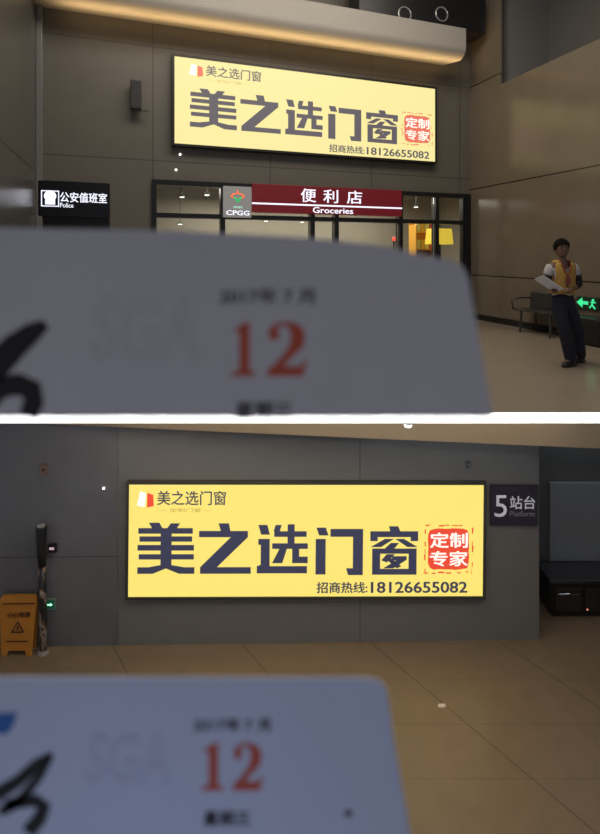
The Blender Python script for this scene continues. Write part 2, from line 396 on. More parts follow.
# shop interior
bm = nb(); box(bm, -8.2, 1.4, 3.2, 3.35, 0, 3.3); box(bm, -8.35, -8.2, .3, 3.35, 0, 3.3); box(bm, 1.4, 1.55, .3, 3.35, 0, 3.3)
struct(obj('wall_shop', bm, mat('shop_wall_paint', (.42, .38, .31), .7, noise=.05), M=U))
struct(boxobj('ceiling_shop', (-8.2, 1.4, .3, 3.35, 3.3, 3.4), mat('shop_ceiling', (.5, .47, .40), .8), M=U))
lampm = emit('downlight_glow', (1, .95, .85), 3)
for i, (px, py, d) in enumerate(((182, 197, 1.4), (207, 195, 1.0), (266, 221, 2.7), (302, 222, 2.7), (356, 222, 2.6), (416, 207, 1.2), (180, 224, 2.8))):
    # downlights hang from the shop ceiling on short stems
    p = onU(px, py, d)
    zc = 3.3
    lab = ['small round downlight behind the left transom pane', 'second small downlight behind the left transom pane, nearer the round logo',
           'small shop downlight under the left half of the red sign', 'small shop downlight under the red sign, left of the middle posts',
           'small shop downlight under the right half of the red sign', 'small shop downlight behind the transom pane right of the red sign',
           'small shop downlight low behind the left window'][i]
    t = thing('downlight', lab, 'lamp', U @ T(p.x, p.y, zc), 'downlights in the shop')
    bm = nb(); tube(bm, [(0, 0, 0), (0, 0, p.z-zc+.03)], .008, 8); tube(bm, [(0, 0, p.z-zc+.03), (0, 0, p.z-zc)], .06, 16); obj('housing', bm, sm, t)
    bm = nb(); tube(bm, [(0, 0, p.z-zc), (0, 0, p.z-zc-.012)], .05, 16); obj('bulb', bm, lampm, t)
# yellow lit displays
p = onU(428, 262, .9); q = onU(450, 229, .9)
t = thing('display_lantern', 'glowing yellow lampshade-like display box behind the right shop window', 'lamp', U @ T((p.x+q.x)/2, .9, 0))
hw = (q.x-p.x)/2; zz = q.z
bm = nb(); prism(bm, [(-hw*.85, zz), (hw*.85, zz), (hw, zz-.40), (-hw, zz-.40)], -.16, .16); obj('shade', bm, emit('yellow_shade', (.95, .62, .06), .9), t, bevel=.02)
bm = nb(); box(bm, -.03, .03, -.03, .03, 0, zz-.40); box(bm, -.18, .18, -.14, .14, 0, .03); obj('stand', bm, black, t)
t = thing('display_rack', 'orange yellow snack rack standing by the right end of the shop window', 'shelf', U @ T(-.45, 1.35, 0))
om = mat('rack_orange', (.85, .42, .05), .5)
bm = nb(); box(bm, -.30, .30, .16, .19, 0, 2.35); box(bm, -.30, -.27, -.16, .16, 0, 2.3); box(bm, .27, .30, -.16, .16, 0, 2.3); obj('cabinet', bm, om, t)
for k in range(5): boxobj('shelf', (-.27, .27, -.16, .16, .3+.45*k, .33+.45*k), om, t)
for k in range(3):
    for j in range(4):
        g = boxobj('snack_box', (-.055, .055, -.05, .05, 0, .24), mat('snack%d%d' % (k, j), random.choice([(.8, .5, .05), (.7, .1, .05), (.8, .75, .3)]), .5), M=U @ T(-.45-.195+.13*j, 1.28, 1.232+.45*k), bevel=.008)
        tag(g, '%s box in the snack rack, %s from the left on the %s shelf' % ('small', ['first', 'second', 'third', 'last'][j], ['lower', 'middle', 'upper'][k]), 'box', 'snack boxes in the orange rack')
p = onU(394, 239, .6)
t = thing('red_indicator', 'small glowing red lamp beside the shop door post', 'lamp', U @ T(p.x, .6, 0))
bm = nb(); tube(bm, [(0, 0, 0), (0, 0, p.z-.03)], .02, 10); tube(bm, [(0, 0, 0), (0, 0, .02)], .16, 16); obj('post', bm, black, t)
bm = nb(); ball(bm, (0, 0, p.z), .05); obj('bulb', bm, emit('red_glow', (1, .08, .06), 1.5), t, smooth=True)

# red grocery sign
p = onU(252, 189, -.12); q = onU(402, 216.5, -.12)
t = thing('grocery_sign', 'long dark red illuminated grocery sign with white characters over the shop doors', 'sign', U @ T(p.x, 0, q.z))
wd = q.x-p.x; hd = onU(252, 188, -.12).z-onU(252, 217, -.12).z
fx = lambda px: onU(px, 200, -.12).x-p.x
boxobj('sign_board', (0, wd, -.12, -.062, 0, hd), emit('grocery_red', (.085, .004, .008), .55, (.16, .008, .014)), t, bevel=.008)
boxobj('light_line', (0, wd, -.128, -.12, hd*.285, hd*.34), white_ink, t)
for ch, c0, c1 in (('便', 301, 316), ('利', 323.5, 338), ('店', 347, 362)):
    lettering('lettering', ch, (fx(c0), fx(c1), hd*.42, hd*.90), -.12, white_ink, t, bold=.010)
lettering('lettering', 'Groceries', (fx(313), fx(353), hd*.04, hd*.25), -.12, white_ink, t, bold=.015)
# round logo box left of it
p = onU(223.5, 217, -.14); q = onU(251.5, 187, -.14)
t = thing('logo_box', 'small square light box with orange and green swirl figure left of the red sign', 'sign', U @ T(p.x, 0, p.z))
wd = q.x-p.x; hd = q.z-p.z
boxobj('panel', (0, wd, -.14, -.062, 0, hd), emit('logo_grey', (.22, .21, .20), .8), t, bevel=.01)
org = emit('logo_orange', (.85, .16, .05), 1); grn = emit('logo_green', (.03, .45, .12), 1)
bm = nb(); cx, cz, s = wd*.5, hd*.68, wd/28
prism(bm, [(cx-1.6*s, cz+2*s), (cx, cz+7*s), (cx+1.6*s, cz+2*s)], -.148, -.14)
for sg in (-1, 1):
    tube(bm, [(cx+sg*1.5*s, -.144, cz+3*s), (cx+sg*5*s, -.144, cz+1.5*s), (cx+sg*6.5*s, -.144, cz-.5*s), (cx+sg*4*s, -.144, cz-2*s)], [.4*s, 1.1*s, 1.1*s, .4*s], 8)
obj('figure_orange', bm, org, t)
bm = nb(); tube(bm, [(cx-4*s, -.144, cz-1*s), (cx-1.5*s, -.144, cz-3*s), (cx+1*s, -.144, cz-6*s)], [.4*s, 1.4*s, .5*s], 8)
tube(bm, [(cx+4*s, -.146, cz-.5*s), (cx+2*s, -.146, cz-3*s), (cx-.5*s, -.146, cz-5.5*s)], [.4*s, 1.3*s, .5*s], 8); obj('figure_green', bm, grn, t)
lettering('lettering', 'CPGG', (wd*.10, wd*.92, hd*.07, hd*.22), -.14, white_ink, t, bold=.02)
lettering('lettering', 'MMM', (wd*.36, wd*.66, hd*.29, hd*.36), -.14, emit('mint_ink', (.4, .8, .6), 1), t, bold=.01)

# wall lights on the stone
for i, (px, py) in enumerate(((180, 154.5), (176, 170))):
    p = onU(px, py); bm = nb(); ball(bm, (0, 0, 0), .022, seg=10); o = obj('indicator_light', bm, lampm, M=U @ T(p.x, -.015, p.z), smooth=True)
    tag(o, ['tiny white indicator light just under the lower left corner of the upper sign', 'tiny white indicator light on the stone above the shop window, lower of the two'][i], 'light', 'tiny lights on the stone wall')

# steel waiting bench against the right wall
p = onX(540, 332, -.45)
t = thing('waiting_bench', 'dark steel waiting bench against the polished wall behind the walking person', 'bench', U @ T(-.30, p.y, 0))
stl = mat('bench_steel', (.10, .10, .10), .35, .7)
bm = nb(); box(bm, -.22, .22, -.40, .62, .42, .46); obj('seat', bm, stl, t, bevel=.01)
bm = nb(); slab(bm, [(.20, -.40), (.24, -.40), (.24, .62), (.20, .62)], .46, .78); obj('backrest', bm, stl, t, bevel=.01)
for yy in (-.28, .45):
    bm = nb(); tube(bm, [(-.20, yy, 0), (-.17, yy, .42)], .022, 8); tube(bm, [(.20, yy, 0), (.17, yy, .42)], .022, 8); tube(bm, [(-.19, yy, .12), (.19, yy, .12)], .015, 8)
    obj('leg', bm, stl, t)
for yy in (-.40, .62):
    bm = nb(); tube(bm, [(-.22, yy, .44), (-.26, yy, .62), (-.10, yy, .66), (.20, yy, .66)], .016, 8); obj('armrest', bm, stl, t, smooth=True)
# litter bin beside the bench and the green running-man sign
q = onX(591, 335, -.35)
t = thing('litter_bin', 'black box bin at the right edge behind the walking person', 'bin', U @ T(-.32, q.y, 0))
boxobj('body', (-.2, .2, -.3, .3, .04, .42), black, t, bevel=.02); boxobj('lid', (-.21, .21, -.31, .31, .42, .46), mat('bin_lid', (.03, .03, .03), .3), t, bevel=.01); boxobj('plinth', (-.18, .18, -.28, .28, 0, .04), black, t)
q = onX(589, 303, 0)
t = thing('exit_sign', 'small green illuminated exit sign low on the polished wall at the right edge', 'sign', U @ T(0, q.y, q.z))
boxobj('housing', (-.04, 0, -.22, .22, -.11, .11), mat('exit_housing', (.02, .05, .03), .4), t, bevel=.006)
grl = emit('exit_green', (.05, .75, .30), 1.0)
bm = nb(); box(bm, -.046, -.04, -.02, .18, -.03, .03); bm2 = None
vs = [(-.046, .10, .09), (-.046, .22, 0), (-.046, .10, -.09)]; a = [bm.verts.new(v) for v in vs]; b = [bm.verts.new((-.04, v[1], v[2])) for v in vs]
bm.faces.new(a); bm.faces.new(b[::-1]); [bm.faces.new((a[i], b[i], b[(i+1) % 3], a[(i+1) % 3])) for i in range(3)]
obj('arrow', bm, grl, t)
bm = nb(); ball(bm, (-.045, -.12, .06), .022, seg=10); tube(bm, [(-.045, -.12, .04), (-.045, -.10, -.02), (-.045, -.16, -.09)], .014, 8); tube(bm, [(-.045, -.10, -.02), (-.045, -.05, -.08)], .013, 8); tube(bm, [(-.045, -.17, .02), (-.045, -.07, .02)], .010, 8); obj('runner_icon', bm, grl, t)

# ---------------------------------------------------------------- the walking person
def skinmesh(name, nodes, edges, m, parent, root, sub=2, extra=None):
    me = bpy.data.meshes.new(name); me.from_pydata([n[:3] for n in nodes], edges, [])
    o = bpy.data.objects.new(name, me); C.objects.link(o)
    sk = o.modifiers.new('skin', 'SKIN'); sk.use_smooth_shade = True; sk.branch_smoothing = .4
    for i, n in enumerate(nodes):
        r = n[3] if isinstance(n[3], tuple) else (n[3], n[3]); me.skin_vertices[0].data[i].radius = r
        me.skin_vertices[0].data[i].use_root = (i == root)
    sb = o.modifiers.new('sub', 'SUBSURF'); sb.levels = sub; sb.render_levels = sub
    dg = bpy.context.evaluated_depsgraph_get(); dg.update(); m2 = bpy.data.meshes.new_from_object(o.evaluated_get(dg))
    bpy.data.objects.remove(o)
    bm = nb(); bm.from_mesh(m2)
    if extra: extra(bm)
    return obj(name, bm, m, parent, smooth=True)

PX, PY = (562-300)/F*6.85, 6.85
per = thing('person', 'person in yellow vest, white shirt and dark trousers walking with papers in hand', 'person', Matrix.Translation((PX, PY, 0)))
skin = mat('skin', (.20, .105, .07), .6); hairm = mat('hair', (.006, .005, .005), .8, bump=.5, nscale=60, spec=.1)
navy = mat('navy_trousers', (.014, .015, .030), .8); vestm = mat('yellow_vest', (.50, .29, .06), .7, noise=.1, nscale=20)
shirtm = mat('white_shirt', (.55, .53, .52), .8); shoem = mat('dark_shoes', (.012, .010, .010), .4); sleevem = mat('black_sleeves', (.012, .012, .014), .8)
# joints (x right, y away from the viewer)
RH, LH = (-.085, -.02, .88), (.09, .03, .88)
RK, RA = (-.03, -.12, .50), (.10, -.06, .10)
LK, LA = (.23, .04, .50), (.37, .20, .13)
RS, LS = (-.19, -.04, 1.37), (.19, .04, 1.37)
RE, RW = (-.24, -.04, 1.12), (-.25, -.27, 1.07)
LE, LW = (.25, .04, 1.11), (.02, -.18, 1.04)
nodes = [(0, 0, .95, (.11, .085)), (0, 0, 1.15, (.13, .095)), (0, 0, 1.33, (.14, .095)), (0, -.01, 1.45, .055), (-.01, -.02, 1.52, .055),
         (*RS, .055), (*RE, .040), (*RW, .028), (*LS, .055), (*LE, .040), (*LW, .028),
         (*RH, .07), (*RK, .052), (*RA, .040), (*LH, .07), (*LK, .052), (*LA, .040),
         (RA[0]-.12, RA[1]-.07, .045, .032), (LA[0]-.12, LA[1]-.06, .05, .032)]
edges = [(0, 1), (1, 2), (2, 3), (3, 4), (2, 5), (5, 6), (6, 7), (2, 8), (8, 9), (9, 10), (0, 11), (11, 12), (12, 13), (0, 14), (14, 15), (15, 16), (13, 17), (16, 18)]
HC = Vector((-.015, -.03, 1.60))
def head(bm):
    ball(bm, HC, .095, (.86, 1.0, 1.22), 24); ball(bm, HC+Vector((-.01, -.025, -.055)), .060, (.95, 1.0, .95), 16)
    ball(bm, HC+Vector((-.030, -.100, -.012)), .014, (.8, 1.2, 1.7), 10)            # nose
    ball(bm, HC+Vector((-.024, -.088, -.060)), .018, (1.3, .5, .45), 10)            # lips
    for s in (-1, 1):
        ball(bm, HC+Vector((s*.084, .005, -.012)), .020, (.45, .8, 1.4), 10)       # ears
        ball(bm, HC+Vector((-.022+s*.032, -.085, .012)), .015, (1.2, .5, .6), 10)
    # hands: palm plus four fingers and a thumb each
    def hand(wr, d, side, up):
        wr = Vector(wr); d = Vector(d).normalized(); up = Vector(up).normalized(); sd = d.cross(up).normalized()
        tube(bm, [wr-d*.01, wr+d*.03, wr+d*.085], [.026, .036, .034], 10)
        for k in range(4):
            off = sd*(-.027+.018*k); L = (.060, .070, .066, .052)[k]; b0 = wr+d*.08+off
            tube(bm, [b0, b0+d*L*.5-up*.006, b0+d*L*.8-up*.026], [.0095, .009, .007], 8)
        b0 = wr+d*.035+sd*(.03*side); tube(bm, [b0, b0+sd*.022*side+d*.022, b0+sd*.026*side+d*.050-up*.01], [.012, .011, .008], 8)
    hand(RW, (-.35, -.85, -.1), 1, (0, 0, 1)); hand(LW, (-.9, -.45, .05), -1, (0, 0, 1))
body = skinmesh('body', nodes, edges, skin, per, 0, 2, head)
# eyes and brows
for s in (-1, 1):
    bm = nb(); ball(bm, HC+Vector((-.022+s*.032, -.093, .013)), .007, (1.3, .6, .6), 8); obj('eye', bm, hairm, per)
    boxobj('eyebrow', (HC.x-.022+s*.032-.016, HC.x-.022+s*.032+.016, HC.y-.094, HC.y-.080, HC.z+.029, HC.z+.034), hairm, per)
bm = nb(); ball(bm, HC+Vector((0, .016, .038)), .112, (.92, 1.0, 1.02), 24)
for v in list(bm.verts):
    if v.co.z < HC.z-.02 and v.co.y < HC.y+.03: v.co.z = HC.z+.03 + (v.co.z-HC.z)*.1
    if v.co.y < HC.y-.03 and v.co.z < HC.z+.055: v.co.z = HC.z+.060; 
obj('hair', bm, hairm, per, smooth=True)
skinmesh('shirt', [(0, 0, .90, (.165, .130)), (0, 0, 1.12, (.145, .110)), (0, 0, 1.32, (.155, .112)), (0, -.01, 1.43, (.075, .07)), (*RS, .072), (-.222, -.04, 1.22, .062), (*LS, .072), (.225, .04, 1.22, .062)],
         [(0, 1), (1, 2), (2, 3), (2, 4), (4, 5), (2, 6), (6, 7)], shirtm, per, 1)
# yellow vest, open at the neck in a V
bm = nb()
ring = 28
def vring(z, rx, ry): return [(rx*math.sin(2*math.pi*k/ring), -ry*math.cos(2*math.pi*k/ring), z) for k in range(ring)]
levels = [(.99, .178, .142), (1.08, .174, .138), (1.18, .174, .136), (1.28, .180, .138), (1.36, .178, .136), (1.42, .150, .118), (1.455, .095, .092)]
R = [[bm.verts.new(p) for p in vring(*l)] for l in levels]
for i, (r, s) in enumerate(zip(R, R[1:])):
    for k in range(ring):
        kk = min(k, ring-1-k)
        gap = [0, 0, 0, 1, 2, 3][i]
        side = abs(k+.5-ring/4) < [0, 0, 0, 2.3, 2.6, 0][i] or abs(k+.5-3*ring/4) < [0, 0, 0, 2.3, 2.6, 0][i]
        if kk < gap or side: continue
        bm.faces.new((r[k], r[(k+1) % ring], s[(k+1) % ring], s[k]))
v = obj('vest', bm, vestm, per, smooth=True); sm_ = v.modifiers.new('solid', 'SOLIDIFY'); sm_.thickness = .012
bm = nb(); box(bm, -.008, .008, -.152, -.140, 1.0, 1.27); o = obj('vest_zip', bm, mat('zip_brown', (.14, .05, .02), .6), per)
bm = nb(); tube(bm, [(-.07, -.06, 1.45), (-.055, -.135, 1.36), (0, -.158, 1.22)], .008, 8); tube(bm, [(.07, -.05, 1.45), (.055, -.135, 1.36), (0, -.158, 1.22)], .008, 8)
obj('lanyard', bm, mat('red_lanyard', (.30, .03, .02), .6), per)
boxobj('badge', (-.028, .028, -.166, -.156, 1.12, 1.22), mat('badge_red', (.25, .05, .05), .4), per)
for (a_, b_, c_) in ((( -.225, -.04, 1.24), RE, tuple(RE[i]+(RW[i]-RE[i])*.35 for i in range(3))), ((.228, .04, 1.24), LE, tuple(LE[i]+(LW[i]-LE[i])*.35 for i in range(3)))):
    bm = nb(); tube(bm, [a_, tuple((a_[i]+b_[i])/2 for i in range(3)), b_, c_], [.058, .054, .050, .042], 14); obj('arm_sleeve', bm, sleevem, per, smooth=True)
skinmesh('trousers', [(0, 0, 1.05, (.140, .105)), (0, 0, .92, (.150, .122)), (*RH[:2], .82, .118), (*RK, .085), (RA[0], RA[1], .03, .080), (*LH[:2], .82, .118), (*LK, .085), (LA[0], LA[1], .04, .080)],
         [(0, 1), (1, 2), (2, 3), (3, 4), (1, 5), (5, 6), (6, 7)], navy, per, 1)
for (ax, ay, lift) in ((RA[0], RA[1], 0), (LA[0], LA[1], .0)):
    bm = nb()
    dx, dy = -.86, -.5
    f = lambda s_, side, z_: (ax+dx*s_-dy*side, ay+dy*s_+dx*side, z_)
    outline = [(-.07, .0), (-.06, .036), (.02, .040), (.10, .046), (.17, .040), (.20, .015), (.20, -.015), (.17, -.040), (.10, -.046), (.02, -.040), (-.06, -.036)]
    lv = [(0, 1.0), (.022, 1.02), (.055, .92), (.09, .55)]
    rr = []
    for z_, sc in lv:
        rr.append([bm.verts.new(f((s_ if z_ < .05 else (s_*(.92 if z_ < .08 else .5))), sd*sc, z_)) for s_, sd in outline])
    for r, s in zip(rr, rr[1:]):
        for k in range(len(outline)): bm.faces.new((r[k], r[(k+1) % len(outline)], s[(k+1) % len(outline)], s[k]))
    bm.faces.new(rr[0][::-1]); bm.faces.new(rr[-1]); obj('shoe', bm, shoem, per, smooth=True)
# the papers he holds
bm = nb()
c = Vector((PX-.34, PY-.36, 1.13)); ux = Vector((-.80, -.15, .50)).normalized(); uy = Vector((-.25, .75, -.45)); uy = (uy-ux*uy.dot(ux)).normalized(); un = ux.cross(uy)
for k in range(4):
    off = un*.0035*k + ux*.006*k
    for s_ in (0,):
        cs = [c+off+ux*a_+uy*b_ for a_, b_ in ((-.15, -.07), (.19, -.07), (.19, .07), (-.15, .07))]
        lo = [bm.verts.new(p) for p in cs]; hi = [bm.verts.new(p+un*.002) for p in cs]
        bm.faces.new(lo[::-1]); bm.faces.new(hi); [bm.faces.new((lo[i], lo[(i+1) % 4], hi[(i+1) % 4], hi[i])) for i in range(4)]
tag(obj('paper_sheets', bm, mat('white_paper', (.75, .75, .80), .8)), 'white sheets of paper held in the hand of the walking person', 'paper')

# ================================================================== LOWER STOREY
LY = 7.66; LYAW = math.radians(1.0)
LM = Matrix.Translation((0, LY, LOWZ)) @ Matrix.Rotation(LYAW, 4, 'Z'); LMI = LM.inverted()
def onL(px, py, y=0.0):
    o = LMI @ EYEP; d = LMI.to_3x3() @ ray(px, py); return o + d*((y-o.y)/d.y)
j1 = onL(360, 500).x; j2 = onL(118, 500).x; zj = onL(60, 557).z; zt = onL(60, 600).z
panel = jointed('grey_wall_panel', (.180, .175, .162), [(0, j1), (0, j2), (0, j1-4.9)], rough=.33, width=.014, dark=.35, noise=.05, nscale=2)
panel_left = jointed('grey_wall_panel_polished', (.150, .150, .156), [(2, zj)], rough=.20, width=.02, dark=.6, noise=.12, nscale=1.5)
wr = onL(539, 560).x
bm = nb(); box(bm, j2, wr, 0, .25, 0, -LOWZ-.10); struct(obj('wall_lower_back', bm, panel, M=LM))
bm = nb(); box(bm, -6.4, j2, 0, .25, 0, -LOWZ-.10); struct(obj('wall_lower_left', bm, panel_left, M=LM))
# recess on the right
struct(boxobj('wall_recess', (2.9, 6.6, 8.75, 8.95, LOWZ, -.10), mat('recess_dark', (.10, .10, .097), .5, noise=.1)))
p = onY(549, 482, 8.74)
struct(boxobj('wall_recess_panel', (p.x, 6.5, 8.70, 8.75, LOWZ+.62, p.z), mat('recess_panel', (.24, .25, .26), .35, noise=.05)))
struct(boxobj('wall_lower_right', (6.4, 6.6, FRONT, 8.95, LOWZ, -.10), mat('lower_side', (.1, .1, .1), .5, noise=.1)))
lf = jointed('platform_floor_tile', (.205, .146, .088), [], rough=.34, width=.010, dark=.45, noise=.09, nscale=4, dirs=[(.788, .616, 1.58, 5.58, .014), (0, 1, .66, 6.33, .005)])
bm = nb(); slab(bm, [(-6.6, FRONT-.4), (6.6, FRONT-.4), (6.6, 8.95), (-6.6, 8.95)], LOWZ-.12, LOWZ); struct(obj('floor_lower', bm, lf))
# dropped bulkhead across the ceiling
zb = EYE-172/F*7.4
pa = onY(100, 427, 7.42); pb = onY(545, 447, 6.66); d = (pb-pa); d.z = 0; d.normalize(); nrm = Vector((d.y, -d.x, 0))
A = pa-d*4; B = pb+d*2.2
bm = nb(); slab(bm, [(A.x, A.y), (B.x, B.y), (B.x-nrm.x*.22, B.y-nrm.y*.22), (A.x-nrm.x*.22, A.y-nrm.y*.22)], zb, -.10)
struct(obj('trim_lower_bulkhead', bm, mat('brown_bulkhead', (.21, .165, .11), .45, noise=.06)))
# downlight over the platform
p = onY(408, 423, 6.5)
t = thing('platform_downlight', 'small bright round downlight hanging just under the slab above the yellow sign', 'lamp', T(p.x, 6.5, -.10))
bm = nb(); tube(bm, [(0, 0, 0), (0, 0, p.z+.14)], .012, 8); tube(bm, [(0, 0, p.z+.14), (0, 0, p.z+.09)], [.03, .06], 18); obj('housing', bm, sm, t)
bm = nb(); tube(bm, [(0, 0, p.z+.10), (0, 0, p.z+.07)], .05, 18); ball(bm, (0, 0, p.z+.07), .05, (1, 1, .6)); obj('bulb', bm, emit('downlight_hot', (1, .97, .9), 4), t)

# lower sign
WL = onL(484.5, 540, -.06).x-onL(130, 540, -.06).x; HL = onL(300, 484, -.06).z-onL(300, 596, -.06).z
c0 = onL(307, 540.5, -.06)
LMs = LM @ T(c0.x, 0, c0.z) @ Matrix.Rotation(math.radians(.55), 4, 'Y') @ T(-WL/2, 0, -HL/2)
lightbox('yellow light box advertisement glowing on the grey platform wall left of the platform number board', LMs, WL, HL,
         emit('lower_yellow_light', (.99, .80, .18), .98, (.05, .05, .04)), emit('lower_sign_ink', (.040, .042, .085), .8, (.03, .03, .05)),
         emit('lower_sign_red', (.78, .07, .035), .9), emit('lower_sign_white', (1, .90, .82), 1.0), mat('sign_frame_grey', (.06, .055, .045), .5),
         emit('lower_soft_ink', (.45, .33, .07), .9), .06)

# platform number board
p = onL(490, 525, -.04); q = onL(537.5, 484.5, -.04)
t = thing('platform_board', 'dark purple platform 5 board mounted right of the yellow sign', 'sign', LM @ T(p.x, -.02, p.z) @ Matrix.Rotation(math.radians(.8), 4, 'Y'))
wd = q.x-p.x; hd = q.z-p.z
boxobj('board', (0, wd, -.04, -.0, 0, hd), mat('purple_board', (.028, .022, .040), .4), t, bevel=.006)
pale = emit('pale_letters', (.30, .29, .33), .6, (.6, .6, .62))
lettering('numeral', '5', (wd*.08, wd*.34, hd*.22, hd*.76), -.04, pale, t)
lettering('lettering', '站台', (wd*.40, wd*.93, hd*.42, hd*.74), -.04, pale, t, bold=.008)
lettering('lettering', 'Platform', (wd*.40, wd*.92, hd*.24, hd*.37), -.04, mat('dull_letters', (.28, .27, .30), .6), t)

# small wall fittings
def fitting(name, label, cat, px, py, sx, sz, dpt, m1, m2name, m2, k=.5):
    p = onL(px, py)
    t = thing(name, label, cat, LM @ T(p.x, 0, p.z)); boxobj('housing', (-sx, sx, -dpt, 0, -sz, sz), m1, t, bevel=.006)
    bm = nb(); disc(bm, 0, 0, min(sx, sz)*k, -dpt-.006, -dpt); obj(m2name, bm, m2, t); return t
fitting('fire_alarm', 'small brown call point high on the left of the platform wall', 'alarm', 44.5, 469, .045, .085, .04, mat('call_brown', (.20, .13, .10), .5), 'button', black)
fitting('detector', 'tiny dark fitting on the wall between the yellow sign and the bulkhead at right', 'detector', 468, 464, .035, .05, .03, mat('det', (.09, .09, .09), .5), 'lens', mat('lens_pale', (.3, .3, .3), .3))
p = onL(104, 488); bm = nb(); ball(bm, (0, 0, 0), .018, seg=10)
tag(obj('indicator_light', bm, lampm, M=LM @ T(p.x, -.015, p.z), smooth=True), 'tiny white indicator light on the platform wall left of the yellow sign', 'light')
p = onL(53, 547)
t = thing('card_reader', 'small dark reader box with a pale display beside the top of the wrapped pole', 'box', LM @ T(p.x, 0, p.z))
boxobj('housing', (-.05, .07, -.05, 0, -.06, .06), black, t, bevel=.008); boxobj('display', (-.03, .04, -.056, -.05, -.012, .022), emit('reader_pink', (.65, .45, .5), .7), t)
p = onL(50.5, 603.5)
t = thing('exit_light', 'small square green exit light in a pale frame low on the platform wall', 'sign', LM @ T(p.x, 0, p.z))
boxobj('frame', (-.085, .085, -.02, 0, -.085, .085), mat('exit_frame_pale', (.25, .26, .24), .5), t, bevel=.004)
ef = boxobj('face', (-.07, .07, -.026, -.02, -.065, .065), emit('exit_dark_green', (.0, .05, .02), .8), t)
bm = nb(); box(bm, -.035, .01, -.032, -.026, -.010, .010); prism(bm, [(.01, .026), (.045, 0), (.01, -.026)], -.032, -.026); obj('arrow', bm, emit('arrow_bright', (.5, 1, .75), 1.2), ef)
boxobj('side_glow_strip', (-.07, -.045, -.031, -.026, -.045, .045), grl, t)

# tall wrapped pole leaning in front of the left wall
def taper_mat():
    m = bpy.data.materials.new('pole_wrap'); m.use_nodes = True; nt = m.node_tree; b = nt.nodes['Principled BSDF']; b.inputs['Roughness'].default_value = .45
    tc = nt.nodes.new('ShaderNodeTexCoord'); mp = nt.nodes.new('ShaderNodeMapping'); mp.inputs['Scale'].default_value = (7, 7, 2.4); mp.inputs['Rotation'].default_value = (.5, .4, 0)
    n = nt.nodes.new('ShaderNodeTexNoise'); n.inputs['Scale'].default_value = 1.6; n.inputs['Detail'].default_value = 2
    r = nt.nodes.new('ShaderNodeValToRGB'); r.color_ramp.interpolation = 'CONSTANT'
    els = r.color_ramp.elements; els[0].color = (.012, .012, .014, 1); els[1].position = .52; els[1].color = (.20, .10, .05, 1)
    e = els.new(.60); e.color = (.30, .28, .25, 1); e = els.new(.66); e.color = (.02, .02, .02, 1)
    nt.links.new(tc.outputs['Object'], mp.inputs[0]); nt.links.new(mp.outputs[0], n.inputs['Vector']); nt.links.new(n.outputs['Fac'], r.inputs[0]); nt.links.new(r.outputs[0], b.inputs['Base Color'])
    return m
yp = -.12
pb_ = onL(43.5, 647, yp); base = LM @ Vector((pb_.x, yp, 0))
top = onL(41, 526, yp)
t = thing('wrapped_pole', 'tall slim pole with black tapered top and patterned wrap at the left platform wall', 'pole', Matrix.Translation(base))
hz = top.z
bm = nb(); tube(bm, [(0, 0, 0), (0, 0, .05)], [.085, .075], 20); obj('base', bm, mat('pole_base', (.3, .29, .27), .5), t, smooth=False)
bm = nb(); tube(bm, [(0, 0, .05), (-.005, 0, .4), (-.015, 0, hz*.45), (-.02, 0, hz*.68)], [.052, .056, .056, .052], 20); obj('wrap', bm, taper_mat(), t, smooth=True)
bm = nb(); tube(bm, [(-.02, 0, hz*.68), (-.03, 0, hz*.80), (-.035, 0, hz-.02), (-.035, 0, hz)], [.052, .064, .076, .072], 20); obj('top_sleeve', bm, black, t, smooth=True)
bm = nb(); tube(bm, [(-.035, 0, hz), (-.035, 0, hz+.012)], [.062, .058], 20); obj('cap', bm, mat('cap_grey', (.3, .3, .3), .4), t)

# yellow wet-floor sign
yw = -.10; g0 = onL(22, 650, yw)
t = thing('wet_floor_sign', 'orange yellow folding floor warning board standing at the left edge', 'sign', LM @ T(g0.x, yw, 0) )
om = mat('warning_orange', (.52, .21, .025), .5, noise=.06)
for s in (-1, 1):
    bm = nb()
    # board leaning towards its twin at the top
    P = [(-.24, 0), (-.16, 0), (-.145, .08), (.105, .08), (.12, 0), (.20, 0), (.26, .80), (.22, .86), (-.26, .86), (-.30, .80)]
    lo = [bm.verts.new((x-.02, s*(.075-.06*z/.86)-.008, z)) for x, z in P]; hi = [bm.verts.new((x-.02, s*(.075-.06*z/.86)+.008, z)) for x, z in P]
    bm.faces.new(lo); bm.faces.new(hi[::-1]); [bm.faces.new((lo[i], hi[i], hi[(i+1) % len(P)], lo[(i+1) % len(P)])) for i in range(len(P))]
    o = obj('board', bm, om, t)
ink = mat('warning_ink', (.06, .02, .012), .6)
tilt = Matrix.Rotation(-math.atan2(.06, .86), 4, 'X')
def onboard(name, bm):
    bm.transform(T(0, -.083, 0) @ tilt); return obj(name, bm, ink, t)
bm = nb()
for a_ in range(3):
    a0, a1 = math.pi/2+a_*2*math.pi/3, math.pi/2+(a_+1)*2*math.pi/3
    tube(bm, [(-.03+.10*math.cos(a0), -.012, .40+.10*math.sin(a0)), (-.03+.10*math.cos(a1), -.012, .40+.10*math.sin(a1))], .008, 6)
box(bm, -.037, -.023, -.02, -.006, .38, .44); onboard('warning_icon', bm)
onboard('lettering', textmesh('小心地滑', (-.19, .15, .56, .64), -.012, .02))
bm = nb(); box(bm, -.26, .21, -.02, -.01, .755, .765); onboard('line', bm)
bm = nb(); box(bm, -.19, .13, -.02, -.01, .215, .225); onboard('line', bm)

